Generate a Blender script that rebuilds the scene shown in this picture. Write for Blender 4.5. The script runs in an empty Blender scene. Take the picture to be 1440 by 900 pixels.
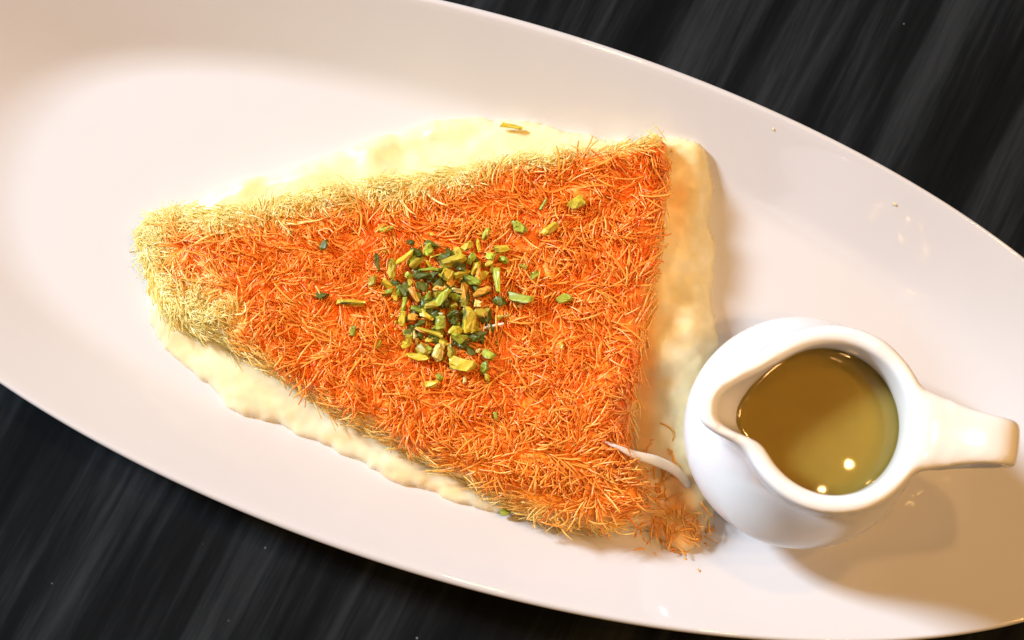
import bpy, bmesh, math, random
import numpy as np
from mathutils import Vector, Matrix

random.seed(7)
rng = np.random.default_rng(11)
SC = bpy.context.scene
COL = SC.collection
rad = math.radians

# ------------------------------------------------------------------ camera
DIST, TILT, LENS = 0.45, rad(8.7), 50.0
FW = np.array([0, math.sin(TILT), -math.cos(TILT)])
UP = np.array([0, math.cos(TILT), math.sin(TILT)])
RT = np.array([1.0, 0, 0])
CAM = np.array([0, 0, 0.008]) - FW * DIST
cam = bpy.data.cameras.new("camera")
cam.lens = LENS
cam.sensor_width = 36
cam.clip_start = 0.01
cam.clip_end = 50
cam.dof.use_dof = True
cam.dof.focus_distance = 0.430
cam.dof.aperture_fstop = 16.0
cam_o = bpy.data.objects.new("camera", cam)
cam_o.location = CAM
cam_o.rotation_euler = (TILT, 0, 0)
COL.objects.link(cam_o)
SC.camera = cam_o

# ------------------------------------------------------------------ world and lamps
w = bpy.data.worlds.new("World")
SC.world = w
w.use_nodes = True
w.node_tree.nodes["Background"].inputs[0].default_value = (1.0, 0.66, 0.42, 1)
w.node_tree.nodes["Background"].inputs[1].default_value = 0.10


def lamp(name, kind, loc, target, energy, color, size):
    l = bpy.data.lights.new(name, kind)
    l.energy = energy
    l.color = color
    if kind == 'AREA':
        l.shape = 'RECTANGLE'
        l.size, l.size_y = size
    else:
        l.shadow_soft_size = size
    if kind == 'SPOT':
        l.spot_size = rad(50)
        l.spot_blend = 0.8
    o = bpy.data.objects.new(name, l)
    o.location = loc
    o.rotation_euler = (Vector(target) - Vector(loc)).to_track_quat('-Z', 'Y').to_euler()
    COL.objects.link(o)
    return o


KEY_AZ, KEY_EL, KEY_D = rad(30), rad(34), 2.4
key_dir = Vector((-math.cos(KEY_AZ) * math.cos(KEY_EL), math.sin(KEY_AZ) * math.cos(KEY_EL), math.sin(KEY_EL)))
lamp("window_light", 'AREA', key_dir * KEY_D, (0, 0, 0), 110, (0.74, 0.87, 1.0), (0.40, 0.34))
for x, y, p, r in ((0.525, 0.045, 0.7, 0.001), (0.480, 0.005, 0.5, 0.001), (0.80, -0.25, 32, 0.045), (0.72, 0.34, 25, 0.045),
                   (1.00, 0.05, 30, 0.045), (0.30, -0.40, 22, 0.045), (0.12, 0.62, 29, 0.045)):
    lamp("ceiling_spot", 'SPOT', (x, y, 1.9), (0, 0, 0), p, (1.0, 0.54, 0.175), r)

SC.view_settings.view_transform = 'Standard'
SC.view_settings.look = 'None'
SC.view_settings.gamma = 1
SC.view_settings.exposure = 0.08
SC.render.engine = 'CYCLES'
SC.cycles.use_denoising = True
SC.cycles.max_bounces = 10
SC.cycles.caustics_reflective = False


# ------------------------------------------------------------------ helpers
def pw(x, y, z):
    """photograph pixel (1440 x 900) at height z -> world point"""
    d = FW * LENS + RT * ((x - 720) / 40.0) + UP * (-(y - 450) / 40.0)
    return CAM + d * ((z - CAM[2]) / d[2])


def wpx(P):
    """world points (N,3) -> photograph pixels"""
    v = np.asarray(P) - CAM
    k = LENS / (v @ FW)
    return 720 + (v @ RT) * k * 40, 450 - (v @ UP) * k * 40


def sstep(a, b, x):
    t = np.clip((np.asarray(x, float) - a) / (b - a), 0, 1)
    return t * t * (3 - 2 * t)


NOISE_TAB = {}


def vnoise(x, y, scale, seed=0):
    """smooth value noise in -1..1"""
    if seed not in NOISE_TAB:
        NOISE_TAB[seed] = np.random.default_rng(seed).uniform(-1, 1, (64, 64))
    tab = NOISE_TAB[seed]
    X = np.asarray(x) / scale + 500.0
    Y = np.asarray(y) / scale + 500.0
    xi, yi = np.floor(X).astype(int), np.floor(Y).astype(int)
    fx, fy = X - xi, Y - yi
    fx, fy = fx * fx * (3 - 2 * fx), fy * fy * (3 - 2 * fy)
    g = lambda a, b: tab[a % 64, b % 64]
    return ((g(xi, yi) * (1 - fx) + g(xi + 1, yi) * fx) * (1 - fy)
            + (g(xi, yi + 1) * (1 - fx) + g(xi + 1, yi + 1) * fx) * fy)


def link(name, me, mat=None, parent=None, smooth=True):
    o = bpy.data.objects.new(name, me)
    COL.objects.link(o)
    if mat and not me.materials:
        me.materials.append(mat)
    if parent:
        o.parent = parent
    if smooth and len(me.polygons):
        me.polygons.foreach_set("use_smooth", [True] * len(me.polygons))
    return o


def mesh_from(name, V, Fc, col=None):
    me = bpy.data.meshes.new(name)
    me.from_pydata(V if isinstance(V, list) else V.tolist(), [], Fc if isinstance(Fc, list) else Fc.tolist())
    if col is not None:
        at = me.color_attributes.new("tint", 'FLOAT_COLOR', 'POINT')
        c = np.ones((len(V), 4), np.float32)
        c[:, :3] = col
        at.data.foreach_set("color", c.ravel())
    me.update()
    return me


def tag(o, label=None, cat=None, group=None, kind=None):
    for k, v in (("label", label), ("category", cat), ("group", group), ("kind", kind)):
        if v:
            o[k] = v
    return o


def empty(name, loc=(0, 0, 0)):
    o = bpy.data.objects.new(name, None)
    o.location = loc
    o.empty_display_size = 0.01
    COL.objects.link(o)
    return o


def poly_dist(x, y, poly):
    """signed distance to a closed polygon, positive inside"""
    if x.size < 64:                                  # few points: all edges at once
        A = np.array(poly)
        B = np.roll(A, -1, 0)
        X, Y = x.reshape(-1, 1), y.reshape(-1, 1)
        E = B - A
        t = np.clip(((X - A[:, 0]) * E[:, 0] + (Y - A[:, 1]) * E[:, 1]) / (E ** 2).sum(1), 0, 1)
        d = np.sqrt(((X - A[:, 0] - t * E[:, 0]) ** 2 + (Y - A[:, 1] - t * E[:, 1]) ** 2).min(1))
        c = ((A[:, 1] > Y) != (B[:, 1] > Y)) & (X < E[:, 0] * (Y - A[:, 1]) / (E[:, 1] + 1e-12) + A[:, 0])
        return np.where(c.sum(1) % 2 == 1, d, -d).reshape(x.shape)
    d2 = np.full(x.shape, 1e9)
    ins = np.zeros(x.shape, bool)
    n = len(poly)
    for i in range(n):
        ax, ay = poly[i]
        bx, by = poly[(i + 1) % n]
        ex, ey = bx - ax, by - ay
        t = np.clip(((x - ax) * ex + (y - ay) * ey) / (ex * ex + ey * ey), 0, 1)
        d2 = np.minimum(d2, (x - ax - t * ex) ** 2 + (y - ay - t * ey) ** 2)
        c = ((ay > y) != (by > y)) & (x < (bx - ax) * (y - ay) / (by - ay + 1e-12) + ax)
        ins ^= c
    d = np.sqrt(d2)
    return np.where(ins, d, -d)


def smooth_poly(pts, it=2):
    for _ in range(it):
        q = []
        n = len(pts)
        for i in range(n):
            a, b = np.array(pts[i]), np.array(pts[(i + 1) % n])
            q += [a * .75 + b * .25, a * .25 + b * .75]
        pts = q
    return [tuple(p[:2]) for p in pts]


# ------------------------------------------------------------------ materials
def mat(name):
    m = bpy.data.materials.new(name)
    m.use_nodes = True
    nt = m.node_tree
    return m, nt, nt.nodes["Principled BSDF"]


def N(nt, t, **kw):
    n = nt.nodes.new(t)
    for k, v in kw.items():
        if k in n.inputs.keys() if hasattr(n.inputs, "keys") else False:
            n.inputs[k].default_value = v
        else:
            setattr(n, k, v)
    return n


def ramp(nt, stops):
    r = nt.nodes.new("ShaderNodeValToRGB")
    e = r.color_ramp.elements
    e[0].position, e[0].color = stops[0][0], (*stops[0][1], 1)
    e[1].position, e[1].color = stops[-1][0], (*stops[-1][1], 1)
    for p, c in stops[1:-1]:
        x = e.new(p)
        x.color = (*c, 1)
    return r


def mat_porcelain(name, color, rough=0.16, bump=0.02):
    m, nt, b = mat(name)
    tc = N(nt, "ShaderNodeTexCoord")
    n1 = N(nt, "ShaderNodeTexNoise", Scale=35.0, Detail=3.0)
    nt.links.new(tc.outputs["Object"], n1.inputs["Vector"])
    r = ramp(nt, [(0.3, tuple(c * 0.975 for c in color)), (0.7, color)])
    nt.links.new(n1.outputs["Fac"], r.inputs[0])
    nt.links.new(r.outputs[0], b.inputs["Base Color"])
    n2 = N(nt, "ShaderNodeTexNoise", Scale=160.0, Detail=2.0)
    nt.links.new(tc.outputs["Object"], n2.inputs["Vector"])
    bp = N(nt, "ShaderNodeBump", Strength=bump, Distance=0.002)
    nt.links.new(n2.outputs["Fac"], bp.inputs["Height"])
    nt.links.new(bp.outputs[0], b.inputs["Normal"])
    mr = N(nt, "ShaderNodeMapRange")
    mr.inputs["To Min"].default_value = rough * 0.8
    mr.inputs["To Max"].default_value = rough * 1.3
    nt.links.new(n1.outputs["Fac"], mr.inputs[0])
    nt.links.new(mr.outputs[0], b.inputs["Roughness"])
    b.inputs["IOR"].default_value = 1.5
    return m


def mat_table():
    m, nt, b = mat("black_stained_wood")
    tc = N(nt, "ShaderNodeTexCoord")
    mp = N(nt, "ShaderNodeMapping")
    mp.inputs["Rotation"].default_value = (0, 0, rad(-63))
    nt.links.new(tc.outputs["Object"], mp.inputs["Vector"])

    def stretched(sx, sy, detail, rough=0.55, dist=0.0):
        q = N(nt, "ShaderNodeMapping")
        q.inputs["Scale"].default_value = (sx, sy, 1)
        nt.links.new(mp.outputs[0], q.inputs["Vector"])
        n = N(nt, "ShaderNodeTexNoise", Scale=1.0, Detail=detail, Roughness=rough, Distortion=dist)
        nt.links.new(q.outputs[0], n.inputs["Vector"])
        return n
    a = stretched(3.2, 48, 3, 0.5, 0.5)
    c = stretched(24, 330, 5, 0.65)
    mx = N(nt, "ShaderNodeMix", data_type='FLOAT')
    mx.inputs[0].default_value = 0.30
    nt.links.new(a.outputs["Fac"], mx.inputs[2])
    nt.links.new(c.outputs["Fac"], mx.inputs[3])
    r = ramp(nt, [(0.38, (0.0024, 0.0031, 0.0038)), (0.47, (0.0048, 0.0060, 0.0073)),
                  (0.52, (0.0090, 0.0111, 0.0132)), (0.61, (0.0190, 0.0226, 0.0265))])
    nt.links.new(mx.outputs[0], r.inputs[0])
    # dust specks
    vo = N(nt, "ShaderNodeTexVoronoi", Scale=105.0)
    nt.links.new(tc.outputs["Object"], vo.inputs["Vector"])
    ds = N(nt, "ShaderNodeMapRange")
    ds.inputs["From Min"].default_value = 0.05
    ds.inputs["From Max"].default_value = 0.02
    nt.links.new(vo.outputs["Distance"], ds.inputs[0])
    wn = N(nt, "ShaderNodeSeparateColor")
    nt.links.new(vo.outputs["Color"], wn.inputs[0])
    gt = N(nt, "ShaderNodeMath", operation='GREATER_THAN')
    gt.inputs[1].default_value = 0.60
    nt.links.new(wn.outputs[0], gt.inputs[0])
    mu = N(nt, "ShaderNodeMath", operation='MULTIPLY')
    nt.links.new(ds.outputs[0], mu.inputs[0])
    nt.links.new(gt.outputs[0], mu.inputs[1])
    mu2 = N(nt, "ShaderNodeMath", operation='MULTIPLY')
    nt.links.new(mu.outputs[0], mu2.inputs[0])
    nt.links.new(wn.outputs[1], mu2.inputs[1])
    mc = N(nt, "ShaderNodeMix", data_type='RGBA')
    nt.links.new(mu2.outputs[0], mc.inputs[0])
    nt.links.new(r.outputs[0], mc.inputs[6])
    mc.inputs[7].default_value = (0.20, 0.20, 0.20, 1)
    nt.links.new(mc.outputs[2], b.inputs["Base Color"])
    b.inputs["Roughness"].default_value = 0.75
    b.inputs["Specular IOR Level"].default_value = 0.04
    bp = N(nt, "ShaderNodeBump", Strength=0.25, Distance=0.0006)
    nt.links.new(mx.outputs[0], bp.inputs["Height"])
    nt.links.new(bp.outputs[0], b.inputs["Normal"])
    return m


def mat_tint(name, rough, transl, sss=0.0, radius=(0.004, 0.002, 0.001), spec=0.5, noise_scale=900, amp=0.18, bump=0.0):
    """reads the per-vertex 'tint', with fine procedural variation"""
    m, nt, b = mat(name)
    at = N(nt, "ShaderNodeAttribute", attribute_name="tint")
    tc = N(nt, "ShaderNodeTexCoord")
    n = N(nt, "ShaderNodeTexNoise", Scale=float(noise_scale), Detail=3.0)
    nt.links.new(tc.outputs["Object"], n.inputs["Vector"])
    mr = N(nt, "ShaderNodeMapRange")
    mr.inputs["From Min"].default_value = 0.25
    mr.inputs["From Max"].default_value = 0.75
    mr.inputs["To Min"].default_value = 1 - amp
    mr.inputs["To Max"].default_value = 1 + amp * 0.6
    nt.links.new(n.outputs["Fac"], mr.inputs[0])
    mul = N(nt, "ShaderNodeVectorMath", operation='SCALE')
    nt.links.new(at.outputs["Color"], mul.inputs[0])
    nt.links.new(mr.outputs[0], mul.inputs["Scale"])
    nt.links.new(mul.outputs[0], b.inputs["Base Color"])
    b.inputs["Roughness"].default_value = rough
    b.inputs["Specular IOR Level"].default_value = spec
    if sss:
        b.inputs["Subsurface Weight"].default_value = sss
        b.inputs["Subsurface Radius"].default_value = radius
        b.inputs["Subsurface Scale"].default_value = 1.0
    if bump:
        bp = N(nt, "ShaderNodeBump", Strength=bump, Distance=0.001)
        nt.links.new(n.outputs["Fac"], bp.inputs["Height"])
        nt.links.new(bp.outputs[0], b.inputs["Normal"])
    if transl:
        tr = N(nt, "ShaderNodeBsdfTranslucent")
        nt.links.new(mul.outputs[0], tr.inputs[0])
        mx = N(nt, "ShaderNodeMixShader")
        mx.inputs[0].default_value = transl
        nt.links.new(b.outputs[0], mx.inputs[1])
        nt.links.new(tr.outputs[0], mx.inputs[2])
        nt.links.new(mx.outputs[0], nt.nodes["Material Output"].inputs[0])
    return m


def mat_nut():
    m, nt, b = mat("chopped_pistachio")
    oi = N(nt, "ShaderNodeObjectInfo")
    tc = N(nt, "ShaderNodeTexCoord")
    n = N(nt, "ShaderNodeTexNoise", Scale=330.0, Detail=4.0, Roughness=0.6)
    nt.links.new(tc.outputs["Object"], n.inputs["Vector"])
    mr = N(nt, "ShaderNodeMapRange")
    mr.inputs["From Min"].default_value = 0.3
    mr.inputs["From Max"].default_value = 0.7
    mr.inputs["To Min"].default_value = 0.68
    mr.inputs["To Max"].default_value = 1.2
    nt.links.new(n.outputs["Fac"], mr.inputs[0])
    mul = N(nt, "ShaderNodeVectorMath", operation='SCALE')
    nt.links.new(oi.outputs["Color"], mul.inputs[0])
    nt.links.new(mr.outputs[0], mul.inputs["Scale"])
    # darker skin on one long side of each chip
    sx = N(nt, "ShaderNodeSeparateXYZ")
    nt.links.new(tc.outputs["Generated"], sx.inputs[0])
    n2 = N(nt, "ShaderNodeTexNoise", Scale=500.0, Detail=2.0)
    nt.links.new(tc.outputs["Object"], n2.inputs["Vector"])
    ad = N(nt, "ShaderNodeMath", operation='MULTIPLY_ADD')
    ad.inputs[1].default_value = 0.3
    nt.links.new(n2.outputs["Fac"], ad.inputs[0])
    nt.links.new(sx.outputs[1], ad.inputs[2])
    sk = N(nt, "ShaderNodeMapRange")
    sk.inputs["From Min"].default_value = 0.30
    sk.inputs["From Max"].default_value = 0.18
    nt.links.new(ad.outputs[0], sk.inputs[0])
    mc = N(nt, "ShaderNodeMix", data_type='RGBA')
    nt.links.new(sk.outputs[0], mc.inputs[0])
    nt.links.new(mul.outputs[0], mc.inputs[6])
    mc.inputs[7].default_value = (0.09, 0.10, 0.02, 1)
    nt.links.new(mc.outputs[2], b.inputs["Base Color"])
    b.inputs["Roughness"].default_value = 0.46
    b.inputs["Subsurface Weight"].default_value = 0.12
    b.inputs["Subsurface Radius"].default_value = (0.0016, 0.0014, 0.0004)
    b.inputs["Subsurface Scale"].default_value = 1.0
    bp = N(nt, "ShaderNodeBump", Strength=0.35, Distance=0.0006)
    nt.links.new(n.outputs["Fac"], bp.inputs["Height"])
    nt.links.new(bp.outputs[0], b.inputs["Normal"])
    return m


def mat_syrup():
    m, nt, b = mat("sugar_syrup")
    tc = N(nt, "ShaderNodeTexCoord")
    n = N(nt, "ShaderNodeTexNoise", Scale=45.0, Detail=2.0)
    nt.links.new(tc.outputs["Object"], n.inputs["Vector"])
    r = ramp(nt, [(0.35, (0.25, 0.172, 0.030)), (0.65, (0.275, 0.188, 0.034))])
    nt.links.new(n.outputs["Fac"], r.inputs[0])
    nt.links.new(r.outputs[0], b.inputs["Base Color"])
    b.inputs["Roughness"].default_value = 0.006
    b.inputs["IOR"].default_value = 1.40
    b.inputs["Subsurface Weight"].default_value = 0.9
    b.inputs["Subsurface Radius"].default_value = (0.016, 0.012, 0.005)
    b.inputs["Subsurface Scale"].default_value = 1.0
    return m


M_PLATE = mat_porcelain("glazed_platter", (0.55, 0.545, 0.56), 0.04)
M_JUG = mat_porcelain("white_porcelain", (0.79, 0.79, 0.79), 0.09, 0.012)
M_TABLE = mat_table()
M_STRAND = mat_tint("shredded_pastry", 0.24, 0.28, spec=0.55, noise_scale=700, amp=0.16)
M_THREAD = mat_tint("untoasted_threads", 0.4, 0.60, spec=0.3, noise_scale=700, amp=0.10)
M_CRUST = mat_tint("pastry_crust", 0.5, 0.0, sss=0.15, noise_scale=500, amp=0.3, bump=0.7)
M_CHEESE = mat_tint("melted_cheese", 0.38, 0.0, sss=0.5, radius=(0.004, 0.0040, 0.002), noise_scale=260, amp=0.08, bump=0.06)
M_NUT = mat_nut()
M_SYRUP = mat_syrup()

# ------------------------------------------------------------------ table
bm = bmesh.new()
bmesh.ops.create_cube(bm, size=1.0)
for v in bm.verts:
    v.co = Vector((v.co.x * 1.5, v.co.y * 1.1, v.co.z * 0.03 - 0.015))
bmesh.ops.bevel(bm, geom=list(bm.edges), offset=0.003, segments=2, affect='EDGES')
me = bpy.data.meshes.new("table_top")
bm.to_mesh(me)
bm.free()
tag(link("table_top", me, M_TABLE, smooth=False), kind="structure")

# ------------------------------------------------------------------ platter
PC = np.array([-0.01167, 0.00657])
PTH = -0.3045
PA, PB = 0.21770, 0.08660          # rim half axes
FA, FB, FE = 0.148, 0.053, 2.7     # flat floor: rounded, boxier
ZF, ZR = 0.008, 0.0284
cp, sp = math.cos(PTH), math.sin(PTH)


def r_rim(th):
    return 1 / np.sqrt((np.cos(th) / PA) ** 2 + (np.sin(th) / PB) ** 2)


def r_floor(th):
    return (np.abs(np.cos(th) / FA) ** FE + np.abs(np.sin(th) / FB) ** FE) ** (-1 / FE)


def plate_prof(t):
    """height above the floor for t = 0 (floor edge) .. 1 (rim)"""
    k = 0.32
    t = np.clip(t, 0, 1.2)
    q = np.where(t < k, t * t / (2 * k), t - k / 2) / (1 - k / 2)
    return (ZR - ZF) * q


def plate_z(x, y):
    dx, dy = np.asarray(x) - PC[0], np.asarray(y) - PC[1]
    u, v = dx * cp + dy * sp, -dx * sp + dy * cp
    th = np.arctan2(v, u)
    r = np.hypot(u, v)
    rf, rr = r_floor(th), r_rim(th)
    return ZF + plate_prof((r - rf) / (rr - rf))


def build_platter():
    nth = 288
    # denser towards the long ends
    ths = np.arctan2(np.sin(np.linspace(0, 2 * np.pi, nth, endpoint=False)) * 0.55,
                     np.cos(np.linspace(0, 2 * np.pi, nth, endpoint=False)))
    prof = []                                     # (t or floor fraction, z, radial offset)
    for s in np.linspace(0.06, 0.98, 12):
        prof.append(('f', s, ZF))
    for t in np.linspace(0, 0.875, 25):
        prof.append(('t', t, ZF + float(plate_prof(t))))
    for q in np.linspace(0, 1, 11):               # rounded lip, tangent to the slope
        prof.append(('r', q, 0))
    for t in np.linspace(0.94, 0.05, 18):
        prof.append(('t', t, ZF + float(plate_prof(t)) - 0.0040))
    prof += [('f', 0.97, 0.0030), ('f', 0.955, 0.0003), ('f', 0.93, 0.0003), ('f', 0.91, 0.0035), ('f', 0.5, 0.0045), ('f', 0.06, 0.0045)]
    V, Fc = [], []
    for kind, s, z in prof:
        for th in ths:
            rf, rr = float(r_floor(th)), float(r_rim(th))
            zz = z
            if kind == 'f':
                r = rf * s
            elif kind == 't':
                r = rf + (rr - rf) * s
            else:
                sl = math.atan((ZR - ZF) / 0.84 / (rr - rf))
                R0, a0 = 0.0017, math.pi / 2 + sl
                a = a0 + (-math.pi / 2 - a0) * s
                r_s = rr - R0 + R0 * math.cos(a0)
                zc = ZF + float(plate_prof((r_s - rf) / (rr - rf))) - R0 * math.sin(a0)
                r, zz = rr - R0 + R0 * math.cos(a), zc + R0 * math.sin(a)
            u, v = r * math.cos(th), r * math.sin(th)
            V.append((PC[0] + u * cp - v * sp, PC[1] + u * sp + v * cp, zz))
    n = len(prof)
    for i in range(n - 1):
        for j in range(nth):
            k = (j + 1) % nth
            Fc.append((i * nth + j, i * nth + k, (i + 1) * nth + k, (i + 1) * nth + j))
    Fc = [f[::-1] for f in Fc]
    V.append((PC[0], PC[1], ZF))
    V.append((PC[0], PC[1], 0.0045))
    for j in range(nth):
        k = (j + 1) % nth
        Fc.append((len(V) - 2, j, k))
        Fc.append((len(V) - 1, (n - 1) * nth + k, (n - 1) * nth + j))
    me = mesh_from("platter", V, Fc)
    bm = bmesh.new()
    bm.from_mesh(me)
    bmesh.ops.recalc_face_normals(bm, faces=bm.faces)
    bm.to_mesh(me)
    bm.free()
    return me


tag(link("oval_platter", build_platter(), M_PLATE),
    "long oval white glazed platter holding the dessert and the jug", "platter")

# ------------------------------------------------------------------ dessert: cheese layer + pastry
slice_root = tag(empty("kunafa_slice", tuple(pw(560, 450, ZF))),
                 "wedge of orange shredded pastry over melted pale cheese on the platter", "dessert")
inv = Matrix.Translation(-Vector(slice_root.location))


def child(name, me, m, parent=slice_root, root=True):
    o = link(name, me, m, parent)
    if root:
        o.matrix_parent_inverse = inv
    return o


CHEESE_PX = [(203, 415), (212, 340), (270, 288), (330, 255), (410, 236), (480, 210), (560, 184), (640, 168), (700, 164), (745, 176),
             (800, 188), (850, 200), (900, 206), (945, 200), (986, 212), (1000, 246), (995, 300), (1006, 345), (998, 410), (1008, 470), (1000, 560), (998, 640),
             (1006, 690), (1012, 722), (985, 748), (970, 774), (938, 772), (920, 748), (890, 742), (830, 738), (770, 735),
             (700, 718), (650, 706), (590, 690), (530, 662), (470, 632), (410, 604), (370, 588), (330, 578), (300, 545), (255, 512), (215, 475)]
CHEESE = smooth_poly([pw(x, y, ZF + 0.001) for x, y in CHEESE_PX])
SLAB_PX = [(190, 290), (235, 284), (300, 292), (350, 284), (420, 270), (520, 250), (600, 241), (700, 224), (800, 209), (860, 203), (905, 197), (940, 188),
           (943, 235), (934, 320), (920, 400), (908, 480), (900, 560), (888, 612), (893, 650), (915, 690), (903, 722), (862, 742),
           (800, 738), (745, 726), (700, 696), (640, 668), (580, 640), (520, 604), (470, 582), (430, 548), (380, 522), (330, 486),
           (265, 462), (215, 440), (196, 390), (184, 340)]
SLAB = smooth_poly([pw(x, y, 0.024) for x, y in SLAB_PX], 1)
SLAB_H = 0.0210


def cheese_h(x, y):
    d = poly_dist(x, y, CHEESE)
    px, py = wpx(np.stack([x, y, np.full_like(x, 0.012)], -1))
    right = sstep(870, 930, px) * (1 - sstep(560, 700, py) * 0.55)
    upper = sstep(330, 240, py) * (1 - right)
    H = 0.0050 + 0.0030 * upper + 0.0068 * right * (0.45 + 0.55 * sstep(195, 400, py))
    H = H * (1 + 0.16 * vnoise(x, y, 0.011, 3) + 0.05 * vnoise(x, y, 0.005, 4)) + 0.00008 * vnoise(x, y, 0.0024, 5)
    wdt = 0.0065 + 0.0085 * right
    dd = d + 0.0009 * vnoise(x, y, 0.006, 8) + 0.0005 * vnoise(x, y, 0.0028, 9)
    t = np.clip(dd / wdt, 0, 1)
    h = H * np.sqrt(1 - (1 - t) ** 2)
    h = np.where(dd < 0, np.maximum(dd * 1.2, -0.0018), h)
    return h, d, px, py


def slab_h(x, y):
    d = poly_dist(x, y, SLAB)
    px, py = wpx(np.stack([x, y, np.full_like(x, 0.022)], -1))
    H = SLAB_H * (0.42 + 0.58 * sstep(175, 345, px))
    H = H + 0.0009 * vnoise(x, y, 0.012, 21) + 0.0006 * vnoise(x, y, 0.004, 22)
    H = H - 0.0045 * sstep(640, 745, py) - 0.0035 * sstep(840, 950, px) * sstep(340, 200, py)
    dd = d + 0.0007 * vnoise(x, y, 0.004, 23)
    t = np.clip(dd / 0.0075, 0, 1)
    prof = 0.30 + 0.70 * np.sqrt(1 - (1 - t) ** 2.2)
    h = np.where(dd > 0, H * prof, np.maximum(0.30 * H + dd * 9, -0.003))
    return h, d, px, py


def grid_field(fn, poly, step, dmin):
    P = np.array(poly)
    xs = np.arange(P[:, 0].min() - 0.004, P[:, 0].max() + 0.004, step)
    ys = np.arange(P[:, 1].min() - 0.004, P[:, 1].max() + 0.004, step)
    X, Y = np.meshgrid(xs, ys, indexing='ij')
    h, d, px, py = fn(X, Y)
    Z = plate_z(X, Y) + h
    ok = d > dmin
    cell = ok[:-1, :-1] & ok[1:, :-1] & ok[1:, 1:] & ok[:-1, 1:]
    idx = np.arange(X.size).reshape(X.shape)
    Fq = np.stack([idx[:-1, :-1][cell], idx[1:, :-1][cell], idx[1:, 1:][cell], idx[:-1, 1:][cell]], -1)
    used = np.unique(Fq)
    mp = np.full(X.size, -1)
    mp[used] = np.arange(len(used))
    V = np.stack([X.ravel()[used], Y.ravel()[used], Z.ravel()[used]], -1)
    pick = lambda a: a.ravel()[used]
    return V, mp[Fq], pick(d), pick(px), pick(py)


def lerp(a, b, t):
    t = np.asarray(t)[..., None]
    return np.asarray(a) * (1 - t) + np.asarray(b) * t


# pale/toasted field of the pastry, in the slice's own layout
def edge_d(px, py, pts):
    d = np.full(np.shape(px), 1e9)
    for (ax, ay), (bx, by) in zip(pts[:-1], pts[1:]):
        ex, ey = bx - ax, by - ay
        t = np.clip(((px - ax) * ex + (py - ay) * ey) / (ex * ex + ey * ey), 0, 1)
        d = np.minimum(d, np.hypot(px - ax - t * ex, py - ay - t * ey))
    return d


TOP_E = SLAB_PX[0:12]
LEFT_E = [SLAB_PX[0], SLAB_PX[35], SLAB_PX[34], SLAB_PX[33], SLAB_PX[32]]
BOT_E = SLAB_PX[21:33]
RIGHT_E = SLAB_PX[11:22]


def paleness(px, py):
    n = 14 * vnoise(px, py, 34, 41) + 9 * vnoise(px, py, 13, 42)
    wt = 62 - 38 * sstep(560, 900, px)
    top = 1 - sstep(wt * 0.35, wt * 1.05, edge_d(px, py, TOP_E) + n * 0.55)
    left = 1 - sstep(34, 104, edge_d(px, py, LEFT_E) + n * 1.2)
    bot = (1 - sstep(4, 24, edge_d(px, py, BOT_E) + n * 0.4)) * 0.65
    right = (1 - sstep(2, 20, edge_d(px, py, RIGHT_E) + n * 0.4)) * 0.5
    return np.clip(np.maximum.reduce([top, left, bot, right]), 0, 1)


# --- cheese layer
V, Fq, d, px, py = grid_field(cheese_h, CHEESE, 0.00065, -0.0022)
cream = np.array([0.76, 0.68, 0.44])
butter = np.array([0.74, 0.56, 0.23])
amber = np.array([0.86, 0.36, 0.03])
milky = np.array([0.70, 0.63, 0.46])
nz = 0.5 + 0.5 * vnoise(V[:, 0], V[:, 1], 0.008, 51)
nz2 = 0.5 + 0.5 * vnoise(V[:, 0], V[:, 1], 0.003, 52)
c = lerp(cream, butter, np.clip(nz * 0.45, 0, 1))
c = c * (1 - (sstep(500, 600, py) * (1 - sstep(800, 880, px)) * (0.4 + 0.5 * nz2))[:, None]) + milky * (sstep(500, 600, py) * (1 - sstep(800, 880, px)) * (0.4 + 0.5 * nz2))[:, None]
r_ = sstep(885, 925, px)
c = lerp(c, np.array([0.72, 0.64, 0.36]), r_ * (0.30 + 0.7 * nz))
c = lerp(c, np.array([0.78, 0.72, 0.50]), r_ * np.clip(1.6 * nz2 - 0.7, 0, 1) * 0.8)
soak = np.maximum(np.exp(-(((px - 950) / 34) ** 2 + ((py - 725) / 62) ** 2)),
                  0.6 * np.exp(-(((px - 950) / 20) ** 2 + ((py - 285) / 45) ** 2)))
soak = np.maximum(soak, 0.5 * np.exp(-((px - 905) / 14) ** 2) * sstep(300, 380, py))
for cx_, cy_ in zip(*[iter((560, 668, 630, 690, 480, 615))] * 2):
    soak = np.maximum(soak, 0.35 * np.exp(-(((px - cx_) / 26) ** 2 + ((py - cy_) / 10) ** 2)))
c = lerp(c, amber, np.clip(soak * (0.55 + 0.6 * nz2), 0, 1))
o = child("cheese_layer", mesh_from("cheese_layer", V, Fq, c), M_CHEESE)
o["label"] = "pale yellow melted cheese spreading out beneath the pastry"

# --- pastry base under the shreds
V, Fq, d, px, py = grid_field(slab_h, SLAB, 0.0007, -0.0016)
pal = paleness(px, py)
red = np.array([0.95, 0.17, 0.006])
gold = np.array([0.86, 0.46, 0.07])
straw = np.array([0.98, 0.89, 0.55])
nz = 0.5 + 0.5 * vnoise(V[:, 0], V[:, 1], 0.006, 61)
c = lerp(red, np.array([1.0, 0.36, 0.02]), np.clip(nz * 0.8 + sstep(560, 720, py) * 0.6, 0, 1))
c = lerp(c, gold, np.clip(pal * 1.6, 0, 1))
c = lerp(c, straw, np.clip(pal * 1.8 - 0.8, 0, 1))
crust = child("pastry_crust", mesh_from("pastry_crust", V, Fq, c), M_CRUST)
crust["label"] = "orange toasted pastry bed below the shreds"


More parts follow.
